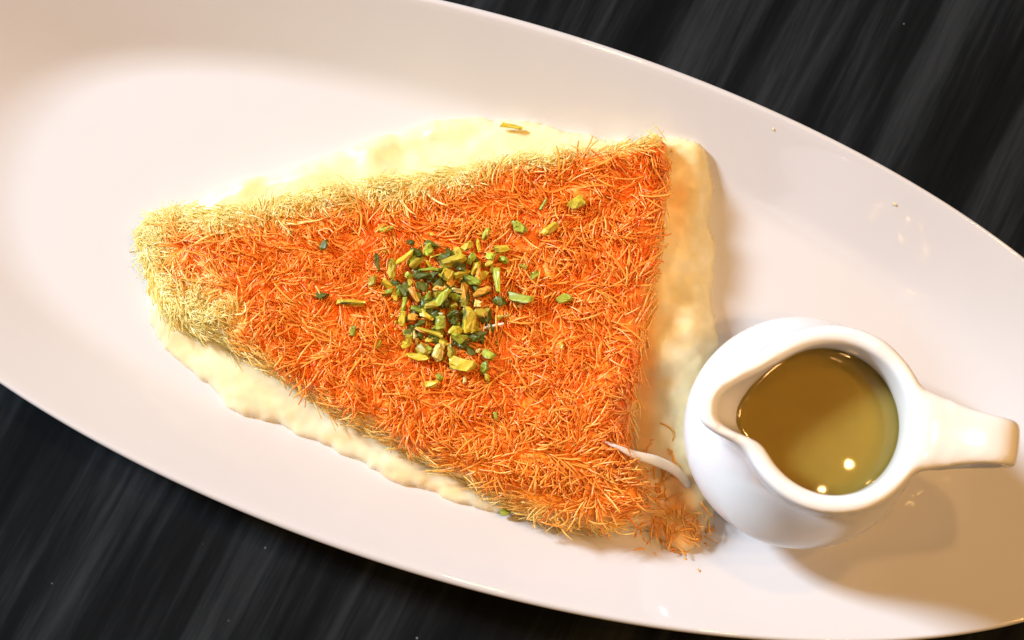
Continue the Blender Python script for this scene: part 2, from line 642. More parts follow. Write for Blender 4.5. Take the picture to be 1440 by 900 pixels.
# --- shreds
def surf(x, y):
    x, y = np.atleast_1d(x), np.atleast_1d(y)
    h, d, px, py = slab_h(x, y)
    return plate_z(x, y) + h, d, px, py


def surf_n(x, y):
    e = 0.0008
    zx = (surf(x + e, y)[0] - surf(x - e, y)[0]) / (2 * e)
    zy = (surf(x, y + e)[0] - surf(x, y - e)[0]) / (2 * e)
    n = np.stack([-zx, -zy, np.ones_like(zx)], -1)
    return n / np.linalg.norm(n, axis=1)[:, None]


def sample_slab(n, dmin=-0.001):
    P = np.array(SLAB)
    out = []
    while len(out) < n:
        x = rng.uniform(P[:, 0].min() - .002, P[:, 0].max() + .002, n)
        y = rng.uniform(P[:, 1].min() - .002, P[:, 1].max() + .002, n)
        ok = poly_dist(x, y, SLAB) > dmin
        out += list(zip(x[ok], y[ok]))
    return np.array(out[:n])


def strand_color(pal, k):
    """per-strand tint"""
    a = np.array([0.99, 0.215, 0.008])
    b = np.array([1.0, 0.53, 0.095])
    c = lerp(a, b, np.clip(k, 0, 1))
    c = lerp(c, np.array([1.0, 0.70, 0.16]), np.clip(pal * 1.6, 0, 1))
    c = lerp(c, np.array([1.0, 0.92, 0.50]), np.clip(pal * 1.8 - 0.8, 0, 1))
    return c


def tubes(base, T, Nn, L, W, bend, lift, tint, segs=5, sides=5):
    """curved tapered tubes; base (n,3), T tangent dir, Nn up dir"""
    n = len(base)
    B = np.cross(Nn, T)
    B /= np.linalg.norm(B, axis=1)[:, None]
    V = np.zeros((n, segs + 1, sides, 3))
    ts = np.linspace(0, 1, segs + 1)
    pts = []
    for t in ts:
        s = (t - 0.15) * L
        side = bend * L * (t - t * t) * 1.7 + bend * L * 0.22 * np.sin(3 * t + 9 * bend)
        up = lift * L * t - 0.25 * np.abs(bend) * L * t * t
        pts.append(base + T * s[:, None] + B * side[:, None] + Nn * up[:, None])
    pts = np.stack(pts, 1)
    tan = np.gradient(pts, axis=1)
    tan /= np.linalg.norm(tan, axis=2)[:, :, None]
    b1 = np.cross(tan, Nn[:, None, :] + 0.3 * B[:, None, :])
    b1 /= np.linalg.norm(b1, axis=2)[:, :, None]
    b2 = np.cross(tan, b1)
    tap = np.interp(ts, [0, 0.1, 0.8, 1], [0.8, 1, 0.95, 0.6])
    for k in range(sides):
        a = 2 * np.pi * k / sides
        V[:, :, k] = pts + (b1 * math.cos(a) + b2 * math.sin(a) * 0.8) * (W[:, None] * tap[None, :])[:, :, None] * 0.5
    Vf = V.reshape(-1, 3)
    q = []
    for i in range(segs):
        for k in range(sides):
            k2 = (k + 1) % sides
            q.append((i * sides + k, i * sides + k2, (i + 1) * sides + k2, (i + 1) * sides + k))
    q = np.array(q)
    per = (segs + 1) * sides
    Fq = (q[None] + (np.arange(n) * per)[:, None, None]).reshape(-1, 4).tolist()
    caps = []
    for i in range(n):
        caps.append([i * per + k for k in range(sides)][::-1])
        caps.append([i * per + segs * sides + k for k in range(sides)])
    col = np.repeat(tint, per, 0)
    return Vf, Fq + caps, col


def strand_frame(xy, flat=1.0):
    z, d, px, py = surf(xy[:, 0], xy[:, 1])
    nn = surf_n(xy[:, 0], xy[:, 1])
    nn[:, :2] = np.clip(nn[:, :2], -0.8, 0.8)
    nn /= np.linalg.norm(nn, axis=1)[:, None]
    # direction: locally combed clumps with wide scatter
    ang = (math.pi * 1.6 * vnoise(px, py, 62, 71) + 1.0 * vnoise(px, py, 24, 72)
           + rng.normal(0, 0.62, len(xy)))
    T = np.stack([np.cos(ang), np.sin(ang), np.zeros_like(ang)], -1)
    # near the edges splay outwards
    e = 0.0015
    gx = (poly_dist(xy[:, 0] + e, xy[:, 1], SLAB) - poly_dist(xy[:, 0] - e, xy[:, 1], SLAB))
    gy = (poly_dist(xy[:, 0], xy[:, 1] + e, SLAB) - poly_dist(xy[:, 0], xy[:, 1] - e, SLAB))
    out = -np.stack([gx, gy, np.zeros_like(gx)], -1)
    out /= np.linalg.norm(out, axis=1)[:, None] + 1e-9
    wgt = (1 - sstep(0.0, 0.006, d)) * 0.55
    T = T + out * wgt[:, None]
    T -= nn * np.sum(T * nn, 1)[:, None]
    T /= np.linalg.norm(T, axis=1)[:, None]
    base = np.stack([xy[:, 0], xy[:, 1], z], -1)
    return base, T, nn, d, px, py


def heap_mask(px, py):
    return np.exp(-(((px - 628) / 70) ** 2 + ((py - 425) / 85) ** 2))


n = 10500
xy = sample_slab(n)
base, T, nn, d, px, py = strand_frame(xy)
pal = paleness(px, py)
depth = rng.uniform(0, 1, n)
base += nn * ((depth - 0.35) * 0.0016)[:, None]
low = sstep(560, 680, py)
L = rng.uniform(0.0032, 0.0085, n) * (1 - 0.25 * pal)
Wd = rng.uniform(0.00036, 0.00068, n) * (1 - 0.25 * pal)
lift = rng.normal(0.15, 0.22, n) + 0.16 * low
lift = np.clip(lift, -0.15, 0.9) * (1 - 0.5 * heap_mask(px, py))
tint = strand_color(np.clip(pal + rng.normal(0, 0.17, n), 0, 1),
                    rng.uniform(0.1, 1.0, n) * (0.06 + 0.94 * depth ** 1.8) + 0.36 * low)  # buried shreds redder, top ones paler: shade of the gaps painted into the tint
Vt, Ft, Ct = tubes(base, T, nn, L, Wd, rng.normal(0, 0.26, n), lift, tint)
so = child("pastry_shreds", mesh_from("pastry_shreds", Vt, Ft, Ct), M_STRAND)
so["kind"] = "stuff"

# extra fine pale threads at the untoasted left end and along the upper edge
xy = sample_slab(22000)
_, _, px, py = surf(xy[:, 0], xy[:, 1])
pal = paleness(px, py)
ok = np.where(pal > 0.55)[0][:4200]
pal, n = pal[ok], len(ok)
base, T, nn, d, px, py = strand_frame(xy[ok])
base += nn * rng.uniform(-0.0006, 0.0010, n)[:, None]
Vt, Ft, Ct = tubes(base, T, nn, rng.uniform(0.003, 0.0075, n), rng.uniform(0.00026, 0.00046, n), rng.normal(0, 0.4, n),
                   np.clip(rng.normal(0.12, 0.2, n), -0.15, 0.7), strand_color(np.clip(pal + rng.normal(0, 0.08, n), 0, 1), np.ones(n)))
so = child("pale_threads", mesh_from("pale_threads", Vt, Ft, Ct), M_THREAD)
so["kind"] = "stuff"
so["label"] = "fine pale yellow pastry threads at the left end and upper edge"

# the largest shreds, lying on top, one object each (16 shapes shared)
shapes = []
for i in range(16):
    k = i / 15
    one = np.array([1.0])
    v_, f_, c_ = tubes(np.zeros((1, 3)), np.array([[1.0, 0, 0]]), np.array([[0, 0, 1.0]]), one * 1.0,
                       one * random.uniform(0.048, 0.070), one * random.gauss(0, 0.5), one * random.uniform(0.05, 0.30),
                       strand_color(np.array([0.0, 0, 0, 0, 0.35, 0.6][i % 6:i % 6 + 1]), np.array([0.30 + 0.55 * k])))
    me = mesh_from("pastry_strand", v_, f_, c_)
    me.materials.append(M_STRAND)
    me.polygons.foreach_set("use_smooth", [True] * len(me.polygons))
    shapes.append(me)
xy = sample_slab(1200, 0.004)
base, T, nn, d, px, py = strand_frame(xy)
pal = paleness(px, py)
keep = [i for i in range(len(xy)) if pal[i] < 0.65 and heap_mask(px[i], py[i]) < 0.45][:299]
for i in keep:
    Tv, Nv = Vector(T[i]), Vector(nn[i])
    Bv = Nv.cross(Tv)
    ln = random.uniform(0.0075, 0.0125)
    mtx = Matrix(((Tv.x, Bv.x, Nv.x), (Tv.y, Bv.y, Nv.y), (Tv.z, Bv.z, Nv.z))).to_4x4()
    yel = pal[i] > 0.2
    cand = [s for j, s in enumerate(shapes) if (j % 6 >= 4) == yel]
    o = bpy.data.objects.new("pastry_strand", random.choice(cand))
    COL.objects.link(o)
    o.parent = crust
    o.matrix_basis = Matrix.Translation(Vector(base[i]) + Nv * random.uniform(0.0005, 0.0016)) @ mtx @ Matrix.Scale(ln, 4)


# the pale loose shred beside the nuts
def polytube(name, pts, widths, color, m, sides=10, flat=1.0, sub=6):
    P = np.array(pts)
    tt = np.linspace(0, len(P) - 1, (len(P) - 1) * sub + 1)

    def cr(a, t):
        i = int(min(math.floor(t), len(a) - 2))
        f = t - i
        p0, p1, p2, p3 = a[max(i - 1, 0)], a[i], a[i + 1], a[min(i + 2, len(a) - 1)]
        return 0.5 * (2 * p1 + (p2 - p0) * f + (2 * p0 - 5 * p1 + 4 * p2 - p3) * f * f + (3 * p1 - p0 - 3 * p2 + p3) * f ** 3)
    C_ = np.array([cr(P, t) for t in tt])
    Wd_ = np.interp(tt, np.arange(len(P)), widths)
    tan = np.gradient(C_, axis=0)
    tan /= np.linalg.norm(tan, axis=1)[:, None]
    b1 = np.cross(tan, np.array([0, 0, 1.0]) + 0 * tan)
    b1 /= np.linalg.norm(b1, axis=1)[:, None] + 1e-12
    b2 = np.cross(b1, tan)
    V, Fc = [], []
    for i in range(len(C_)):
        for k in range(sides):
            a = 2 * math.pi * k / sides
            V.append(C_[i] + (b1[i] * math.cos(a) + b2[i] * math.sin(a) * flat) * Wd_[i] / 2)
    for i in range(len(C_) - 1):
        for k in range(sides):
            k2 = (k + 1) % sides
            Fc.append((i * sides + k, i * sides + k2, (i + 1) * sides + k2, (i + 1) * sides + k))
    Fc.append(tuple(range(sides))[::-1])
    Fc.append(tuple(range(len(V) - sides, len(V))))
    return mesh_from(name, [tuple(v) for v in V], Fc, np.array(color))


PXM = 0.000222


def top_at(x, y, dz=0.0):
    """point of the pastry surface seen at a photograph pixel"""
    z = 0.026
    for _ in range(6):
        p = pw(x, y, z)
        z = max(float(surf(p[0], p[1])[0][0]), float(plate_z(p[0], p[1]) + cheese_h(np.array([p[0]]), np.array([p[1]]))[0][0]))
    p[2] = z + dz
    return p


pale = polytube("pastry_strand", [top_at(664, 466, 0.0012), top_at(684, 462, 0.0022), top_at(709, 457, 0.0032)],
                [0.0005, 0.0009, 0.0007], (0.93, 0.84, 0.72), M_STRAND)
o = child("pastry_strand", pale, M_STRAND)
o["label"] = "single pale whitish shred lying beside the nut heap"

# cheese string pulled towards the jug
string = polytube("cheese_string",
                  [pw(836, 615, 0.0275), pw(850, 621, 0.0298), pw(869, 629, 0.0302), pw(894, 640, 0.0284), pw(922, 648, 0.0248), pw(950, 662, 0.0196),
                   pw(970, 686, 0.0150), pw(982, 708, 0.0118), pw(996, 724, 0.0088)],
                  [0.0003, 0.0007, 0.0013, 0.0026, 0.0033, 0.0030, 0.0023, 0.0028, 0.0042], (0.86, 0.77, 0.60), M_CHEESE, 12, 0.5)
o = child("cheese_string", string, M_CHEESE)
o["label"] = "whitish string of stretched cheese reaching towards the jug"

# soaked pastry clump that slipped off at the corner by the jug
n = 110
ux = rng.normal(0, 1, (n, 2))
pxs = np.concatenate([950 + 22 * ux[:70, 0], 930 + 18 * ux[70:, 0]])
pys = np.concatenate([742 + 20 * ux[:70, 1], 690 + 34 * ux[70:, 1]])
pts = np.array([pw(a, b, 0.012) for a, b in zip(pxs, pys)])
hh = np.maximum(cheese_h(pts[:, 0], pts[:, 1])[0], 0)
pts[:, 2] = plate_z(pts[:, 0], pts[:, 1]) + hh + 0.0002
ang = rng.normal(-1.1, 0.8, n)
Tn = np.stack([np.cos(ang), np.sin(ang), 0 * ang], -1)
Nn = np.tile(np.array([[0, 0, 1.0]]), (n, 1))
Vt, Ft, Ct = tubes(pts, Tn, Nn, rng.uniform(0.003, 0.007, n), rng.uniform(0.0004, 0.0007, n), rng.normal(0, 0.3, n),
                   rng.normal(0.0, 0.05, n), lerp(np.array([0.90, 0.34, 0.03]), np.array([0.92, 0.55, 0.13]), rng.uniform(0, 1, n)))
so = child("soaked_shreds", mesh_from("soaked_shreds", Vt, Ft, Ct), M_STRAND)
so["kind"] = "stuff"
so["label"] = "amber soaked shreds spilled at the corner beside the jug"

# ------------------------------------------------------------------ pistachios
NC = {'y': (0.66, 0.52, 0.035), 'g': (0.33, 0.41, 0.035), 'o': (0.46, 0.37, 0.03), 'd': (0.11, 0.14, 0.014),
      'a': (0.78, 0.40, 0.05), 'p': (0.80, 0.68, 0.22), 'l': (0.44, 0.51, 0.05)}


def nut_mesh(l, wd, h, wedge):
    bm = bmesh.new()
    pts = []
    k0, k1 = random.uniform(0.55, 1.05), random.uniform(0.55, 1.05)
    if wedge and random.random() < 0.5:
        k1 *= 0.55
    for q in range(22):
        v_ = Vector((random.gauss(0, 1), random.gauss(0, 1), random.gauss(0, 1))).normalized()
        e = 0.55
        x_, y_, z_ = (math.copysign(abs(c__) ** e, c__) for c__ in v_)
        k = k0 + (k1 - k0) * (x_ * 0.5 + 0.5)
        pts.append((x_ * l / 2, y_ * wd / 2 * k, z_ * h / 2 * (0.5 + 0.5 * k)))
    # slanted knife cuts and a slight belly
    sh1, sh2, bow = random.uniform(-0.5, 0.5) * wd, random.uniform(-0.35, 0.35) * h, random.uniform(-0.25, 0.25) * wd
    for x_, y_, z_ in pts:
        t_ = x_ / l
        bm.verts.new((x_ + sh1 * y_ / wd + sh2 * z_ / h, y_ + bow * (1 - 4 * t_ * t_), z_))
    bmesh.ops.convex_hull(bm, input=bm.verts)
    bmesh.ops.delete(bm, geom=[v for v in bm.verts if not v.link_faces], context='VERTS')
    bmesh.ops.dissolve_limit(bm, angle_limit=rad(16), verts=bm.verts, edges=bm.edges)
    bmesh.ops.triangulate(bm, faces=bm.faces)
    bmesh.ops.subdivide_edges(bm, edges=[e_ for e_ in bm.edges if e_.calc_length() > wd * 0.25], cuts=1, use_grid_fill=True)
    jit = min(wd, h) * 0.055
    for v_ in bm.verts:
        v_.co += Vector((random.gauss(0, jit), random.gauss(0, jit), random.gauss(0, jit)))
    bmesh.ops.triangulate(bm, faces=bm.faces)
    me = bpy.data.meshes.new("pistachio_piece")
    bm.to_mesh(me)
    bm.free()
    me.materials.append(M_NUT)
    return me


HEAP = "chopped pistachios heaped on the pastry"
SCAT = "pistachio bits scattered around the heap"
KIND = {'y': "yellow", 'g': "green", 'o': "olive", 'd': "dark green", 'a': "amber", 'p': "pale yellow", 'l': "light green"}


HEAP_LATER = []


def nut(x, y, l, wd, ang, c, label=None, lev=0.0, group=HEAP, tilt=None):
    l_, w_ = l * PXM * 0.98, wd * PXM * 1.02
    h_ = min(w_ * random.uniform(0.75, 1.05), 0.0040)
    o = bpy.data.objects.new("pistachio_piece", nut_mesh(l_, w_, h_, l > 1.8 * wd))
    COL.objects.link(o)
    p = top_at(x, y, 0.0009 + h_ * 0.45 + lev)
    if lev:
        q = pw(x, y, p[2])
        p[0], p[1] = q[0], q[1]
    o.location = p
    t = 22 if tilt is None else tilt
    o.rotation_euler = (rad(random.gauss(0, t)), rad(random.gauss(0, t * 0.7)), rad(-ang))
    col = np.array(NC[c]) * random.uniform(0.70, 1.02)
    o.color = (*col, 1)
    if not label:
        HEAP_LATER.append((o, x, y, l / wd, l * wd, c))
    tag(o, label, "pistachio piece", group)
    return o


# nuts that can be told apart: x, y, length, width, angle (photo), colour, height in the heap (mm), label
NUTS = [
    (544, 323, 21, 11, -25, 'l', 0.4, "light green pistachio chip upper left of the heap, standing apart"),
    (456, 345, 17, 11, -60, 'd', 0.3, "dark green pistachio chip on the upper left of the pastry"),
    (408, 327, 9, 9, 80, 'p', 0.3, "tiny pale pistachio crumb nearest the pale left end"),
    (452, 413, 20, 15, 20, 'd', 0.4, "dark brownish round pistachio bit left of the long chip"),
    (493, 426, 42, 14, 2, 'y', 0.6, "long yellow green pistachio chip lying apart left of the heap"),
    (498, 465, 15, 8, 95, 'g', 0.2, "small green pistachio bit below the long left chip"),
    (530, 485, 18, 10, -50, 'o', 0.2, "olive pistachio bit sunk in the shreds lower left of heap"),
    (811, 285, 24, 19, -30, 'y', 1.0, "curled yellow green pistachio piece nearest the upper right corner"),
    (764, 287, 20, 6, -62, 'g', 0.5, "thin green pistachio sliver near the upper edge"),
    (731, 319, 20, 18, 15, 'l', 0.8, "rounded light green pistachio piece upper right of heap"),
    (774, 322, 28, 12, -38, 'y', 0.7, "slanted yellow green pistachio chip right of the rounded piece"),
    (793, 420, 22, 14, -20, 'l', 0.4, "light green pistachio chip farthest right of the heap"),
    (753, 388, 16, 12, -30, 'g', 0.3, "triangular green pistachio chip at the right of the heap"),
    (790, 487, 12, 9, 70, 'y', 0.2, "small yellow pistachio bit lower right of the heap"),
    (697, 585, 14, 7, 85, 'g', 0.3, "small green pistachio bit between heap and lower edge"),
    (735, 375, 12, 8, 30, 'o', 0.2, "small olive pistachio bit above the triangular chip"),
    (733, 418, 40, 18, 12, 'l', 1.2, "large light green pistachio chip at the right side of heap"),
    (683, 329, 19, 10, -60, 'l', 0.8, "light green upright pistachio chip at the top of heap"),
    (607, 539, 20, 12, -5, 'y', 0.8, "bright yellow pistachio bit lowest below the heap"),
    (618, 530, 11, 9, 60, 'g', 0.9, "small green pistachio bit touching the lowest yellow one"),
    (653, 534, 11, 7, 90, 'p', 0.4, "tiny pale yellow pistachio crumb below the big wedge"),
    (685, 530, 14, 13, 60, 'y', 0.6, "short yellow pistachio block below the two green pieces"),
    (687, 499, 19, 15, 30, 'l', 1.0, "bright green pistachio piece at lower right of heap"),
    (681, 516, 17, 14, 100, 'g', 0.8, "green pistachio piece just under the bright green one"),
    (650, 512, 38, 23, 18, 'y', 1.6, "biggest yellow olive pistachio wedge at the bottom of heap"),
    (588, 502, 34, 14, 10, 'y', 1.0, "yellow green pistachio chip at the lower left of heap"),
    (702, 447, 14, 10, -30, 'y', 0.4, "small yellow pistachio bit above the pale shred"),
    (730, 431, 8, 7, 10, 'p', 0.2, "tiny pale pistachio crumb under the large right chip"),
    (714, 443, 9, 6, 10, 'o', 0.2, "tiny olive pistachio crumb right of the small yellow bit"),
    (531, 368, 27, 10, 82, 'd', 0.9, "narrow dark shiny pistachio chip at the left edge of heap"),
    (539, 352, 10, 8, 30, 'y', 0.5, "tiny yellow pistachio crumb above the narrow dark chip"),
    (524, 395, 17, 11, 95, 'o', 0.4, "short olive pistachio chip at the far left of heap"),
    (577, 341, 12, 7, 5, 'd', 0.4, "small dark pistachio bit at the top left of heap"),
    (705, 350, 25, 10, -3, 'y', 1.0, "flat yellow pistachio chip at the upper right of heap"),
    (718, 381, 11, 5, -5, 'y', 0.4, "thin yellow pistachio crumb right of the upright chip"),
    (700, 393, 42, 12, 87, 'l', 2.0, "long upright light green pistachio chip on the right of heap"),
    (678, 409, 28, 12, -20, 'a', 2.4, "orange amber oval pistachio chip right of heap centre"),
    (657, 450, 40, 17, 95, 'y', 2.4, "long upright yellow pistachio chip below heap centre"),
    (604, 466, 43, 13, 22, 'y', 2.0, "long slanting yellow pistachio stick at lower left of heap"),
    (637, 366, 36, 15, -18, 'y', 2.4, "broad bright yellow pistachio chip at the top of heap"),
    (594, 387, 24, 11, -15, 'd', 2.4, "dark pistachio chip with pale glint left of heap centre"),
    (615, 492, 31, 16, 105, 'p', 1.8, "pale yellow triangular pistachio chip at the lower heap"),
    (567, 363, 40, 12, -38, 'y', 1.4, "slanting yellow pistachio stick at the upper left of heap"),
    (552, 378, 28, 14, 100, 'o', 1.3, "olive pistachio wedge left of the slanting yellow stick"),
    (580, 413, 32, 13, 55, 'a', 2.6, "tan orange pistachio chip slanting down left of heap centre"),
    (625, 418, 28, 13, -50, 'l', 3.2, "bright green slanting pistachio chip at the heap centre"),
]
HEAPN = [
    (587, 369, 27, 11, -40, 'o', 1.6), (604, 350, 18, 14, 80, 'l', 1.3), (597, 350, 17, 6, -70, 'y', 1.2), (613, 360, 17, 6, -15, 'y', 1.4),
    (602, 371, 12, 6, 60, 'y', 1.8), (603, 378, 28, 9, 5, 'g', 2.0), (576, 388, 12, 10, 20, 'l', 1.6), (578, 397, 12, 8, 80, 'y', 1.8),
    (547, 401, 26, 12, 35, 'y', 1.2), (545, 412, 20, 7, -25, 'g', 0.7), (657, 346, 18, 11, -35, 'y', 1.3), (643, 351, 12, 9, 20, 'y', 1.0),
    (673, 345, 19, 7, 80, 'y', 1.0), (662, 363, 19, 10, -60, 'g', 2.0), (690, 360, 15, 12, 20, 'l', 1.4), (688, 369, 15, 8, -40, 'y', 1.8),
    (708, 366, 16, 11, 10, 'g', 1.0), (629, 385, 18, 15, 20, 'y', 2.8), (633, 396, 15, 11, 50, 'a', 2.8), (649, 374, 16, 13, 30, 'd', 2.0),
    (675, 388, 22, 11, 75, 'a', 2.2), (692, 377, 16, 6, 95, 'o', 1.4), (665, 395, 24, 11, 25, 'g', 2.6), (566, 410, 22, 11, 60, 'd', 1.4),
    (594, 402, 17, 14, 20, 'd', 2.0), (618, 405, 16, 13, 10, 'a', 2.2), (602, 416, 14, 9, 115, 'g', 2.6), (608, 430, 24, 10, -10, 'o', 2.8),
    (613, 421, 13, 6, -20, 'd', 2.6), (567, 427, 24, 12, 100, 'l', 1.6), (566, 448, 24, 14, 100, 'y', 1.3), (588, 435, 22, 13, 20, 'g', 2.2),
    (600, 443, 22, 11, 30, 'y', 2.4), (579, 446, 14, 13, 0, 'a', 1.6), (619, 454, 21, 13, 90, 'l', 2.4), (619, 441, 14, 6, 0, 'o', 2.4),
    (643, 409, 12, 10, 10, 'p', 3.2), (653, 409, 22, 13, 100, 'a', 2.6), (652, 424, 18, 12, 80, 'o', 2.6), (672, 427, 13, 11, 90, 'p', 2.2),
    (702, 425, 18, 15, 30, 'd', 0.8), (638, 442, 20, 10, -20, 'd', 2.6), (675, 441, 24, 14, -5, 'o', 1.4), (637, 429, 12, 8, -10, 'o', 2.8),
    (572, 483, 20, 13, 150, 'y', 1.0), (583, 471, 12, 10, 70, 'p', 1.2), (587, 480, 9, 6, 100, 'p', 1.0), (596, 490, 20, 15, 45, 'o', 1.0),
    (603, 478, 10, 9, 0, 'y', 1.4), (618, 505, 12, 7, 0, 'g', 1.0), (634, 494, 19, 13, 90, 'o', 1.4), (645, 475, 22, 18, 30, 'l', 1.9),
    (640, 466, 17, 12, 20, 'y', 1.9), (668, 475, 14, 9, 0, 'd', 1.0), (672, 494, 7, 6, 0, 'p', 0.6),
]
for x, y, l, wd, a, c_, lev, lab in NUTS:
    g = SCAT if (lev < 0.9 and "heap" not in lab.split("of heap")[0][-12:]) else HEAP
    nut(x, y, l, wd, a, c_, lab, lev * 0.001, g)
for x, y, l, wd, a, c_, lev in HEAPN:
    nut(x, y, l, wd, a, c_, None, lev * 0.001, HEAP)
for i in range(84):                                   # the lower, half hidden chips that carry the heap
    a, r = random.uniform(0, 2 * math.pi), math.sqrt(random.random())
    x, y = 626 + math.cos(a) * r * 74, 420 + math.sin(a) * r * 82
    nut(x, y, random.uniform(14, 24), random.uniform(10, 15), random.uniform(0, 180), random.choice("ddgodydd"),  # mostly dark picks: shade in the heap's gaps put into chip colour
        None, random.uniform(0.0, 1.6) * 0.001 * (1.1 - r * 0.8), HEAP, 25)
nut(719, 180, 38, 13, 6, 'y', "bright yellow pistachio chip on the pale cheese at the upper edge", 0.0, SCAT, 3)
nut(711, 720, 13, 11, 20, 'l', "bright green pistachio crumb at the lower edge of the pastry", 0.0, SCAT, 5)

# fine nut crumbs between the chips
bm = bmesh.new()
for i in range(130):
    a, r = random.uniform(0, 2 * math.pi), abs(random.gauss(0, 0.62))
    p = top_at(628 + math.cos(a) * r * 95, 425 + math.sin(a) * r * 105, random.uniform(0.0008, 0.0018))
    sz = random.uniform(0.00025, 0.0007)
    ico = bmesh.ops.create_icosphere(bm, subdivisions=1, radius=sz)
    for v_ in ico["verts"]:
        v_.co = Vector(p) + Vector([c__ * random.uniform(0.6, 1.2) for c__ in v_.co])
me = bpy.data.meshes.new("pistachio_crumbs")
bm.to_mesh(me)
bm.free()
o = link("pistachio_crumbs", me, M_NUT, smooth=False)
o.color = (0.52, 0.48, 0.05, 1)
tag(o, "fine yellow green nut crumbs sprinkled between the pistachio chips", "nut crumbs", None, "stuff")

by_label = {}
for o, x, y, asp, area, c_ in HEAP_LATER:
    dx, dy = x - 626, y - 420
    if math.hypot(dx, dy) < 24:
        where = "in the middle of the heap"
    else:
        v_ = "upper" if dy < -abs(dx) * 0.45 else ("lower" if dy > abs(dx) * 0.45 else "")
        h_ = "left" if dx < -abs(dy) * 0.45 else ("right" if dx > abs(dy) * 0.45 else "")
        where = "in the %s part of the heap" % " ".join(q for q in (v_, h_) if q)
    shape = "slim" if asp > 1.9 else ("stubby" if asp < 1.35 else "short")
    size = "small " if area < 150 else ""
    by_label.setdefault("%s%s %s pistachio chip %s" % (size, shape, KIND[c_], where), []).append((y, x, o))
ORD = ["topmost", "second from top", "third from top", "fourth from top", "fifth from top", "sixth from top", "seventh from top", "eighth from top", "ninth from top", "tenth from top", "lowest of all"]
for lab, lst in by_label.items():
    lst.sort(key=lambda q: q[:2])
    for k, (_, _, o) in enumerate(lst):
        o["label"] = lab if len(lst) == 1 else "%s, %s" % (lab, ORD[min(k, 10)] if k < len(lst) - 1 or len(lst) > 2 else "lower")

# ------------------------------------------------------------------ jug
JX, JY = 0.0850, -0.0372
jug_root = tag(empty("cream_jug", (JX, JY, ZF)), "small white porcelain jug of syrup standing on the platter", "jug")
JROT = rad(180 - 5)                                   # spout direction
PROF = [(0.0, 20.0), (1.2, 21.4), (3, 23.4), (7, 27.2), (12, 31.0), (17, 33.2), (22, 34.3), (27, 34.3), (32, 33.3), (37, 31.6), (42, 29.7),
        (47, 27.9), (52, 26.5), (57, 25.5), (62, 24.9), (67, 24.7), (71, 25.0)]
JH = 71.0


def jug_r(phi, z, R):
    """radius in mm; the spout is pulled out towards phi = 0"""
    dphi = (phi + math.pi) % (2 * math.pi) - math.pi
    a = max(0.0, math.sqrt(dphi * dphi + rad(4.0) ** 2) - rad(4.0) - rad(1.0))
    f = math.exp(-(a / rad(19.0)) ** 1.4) if dphi < 0 else math.exp(-(a / rad(11.5)) ** 1.9)
    S = 12.2 * float(sstep(46, 76, z)) ** 1.1
    return R + S * f, f


def build_jug():
    zs = np.linspace(0, JH, 34)
    pr = np.array(PROF)
    R = np.interp(zs, pr[:, 0], pr[:, 1])
    for _ in range(2):
        R[1:-1] = (R[:-2] + 2 * R[1:-1] + R[2:]) / 4
    TH = 5.0
    rings = [(z, r, 'o') for z, r in zip(zs, R)]
    for a in (150, 120, 90, 60, 30):
        rings.append((JH + 2.1 * math.sin(rad(a)), R[-1] - TH / 2 - TH / 2 * math.cos(rad(a)), 'o'))
    zi = np.linspace(JH, 4.0, 30)
    for z in zi:
        rings.append((z, float(np.interp(z, zs, R)) - TH, 'i'))
    nphi = 200
    V, Fc = [], []
    for z, r, _ in rings:
        for j in range(nphi):
            u = 2 * math.pi * j / nphi - math.pi
            phi = u - 0.55 * math.sin(u) * 1.0           # more columns at the spout
            rr, f = jug_r(phi, z, r)
            zz = z + (1.8 * f * float(sstep(52, 71, z)))
            ang = phi + JROT
            V.append((rr * math.cos(ang) / 1000, rr * math.sin(ang) / 1000, zz / 1000))
    n = len(rings)
    for i in range(n - 1):
        for j in range(nphi):
            k = (j + 1) % nphi
            Fc.append((i * nphi + j, i * nphi + k, (i + 1) * nphi + k, (i + 1) * nphi + j))
    Fc.append(tuple(range(nphi))[::-1])
    Fc.append(tuple(range((n - 1) * nphi, n * nphi)))
    return mesh_from("body", V, Fc)




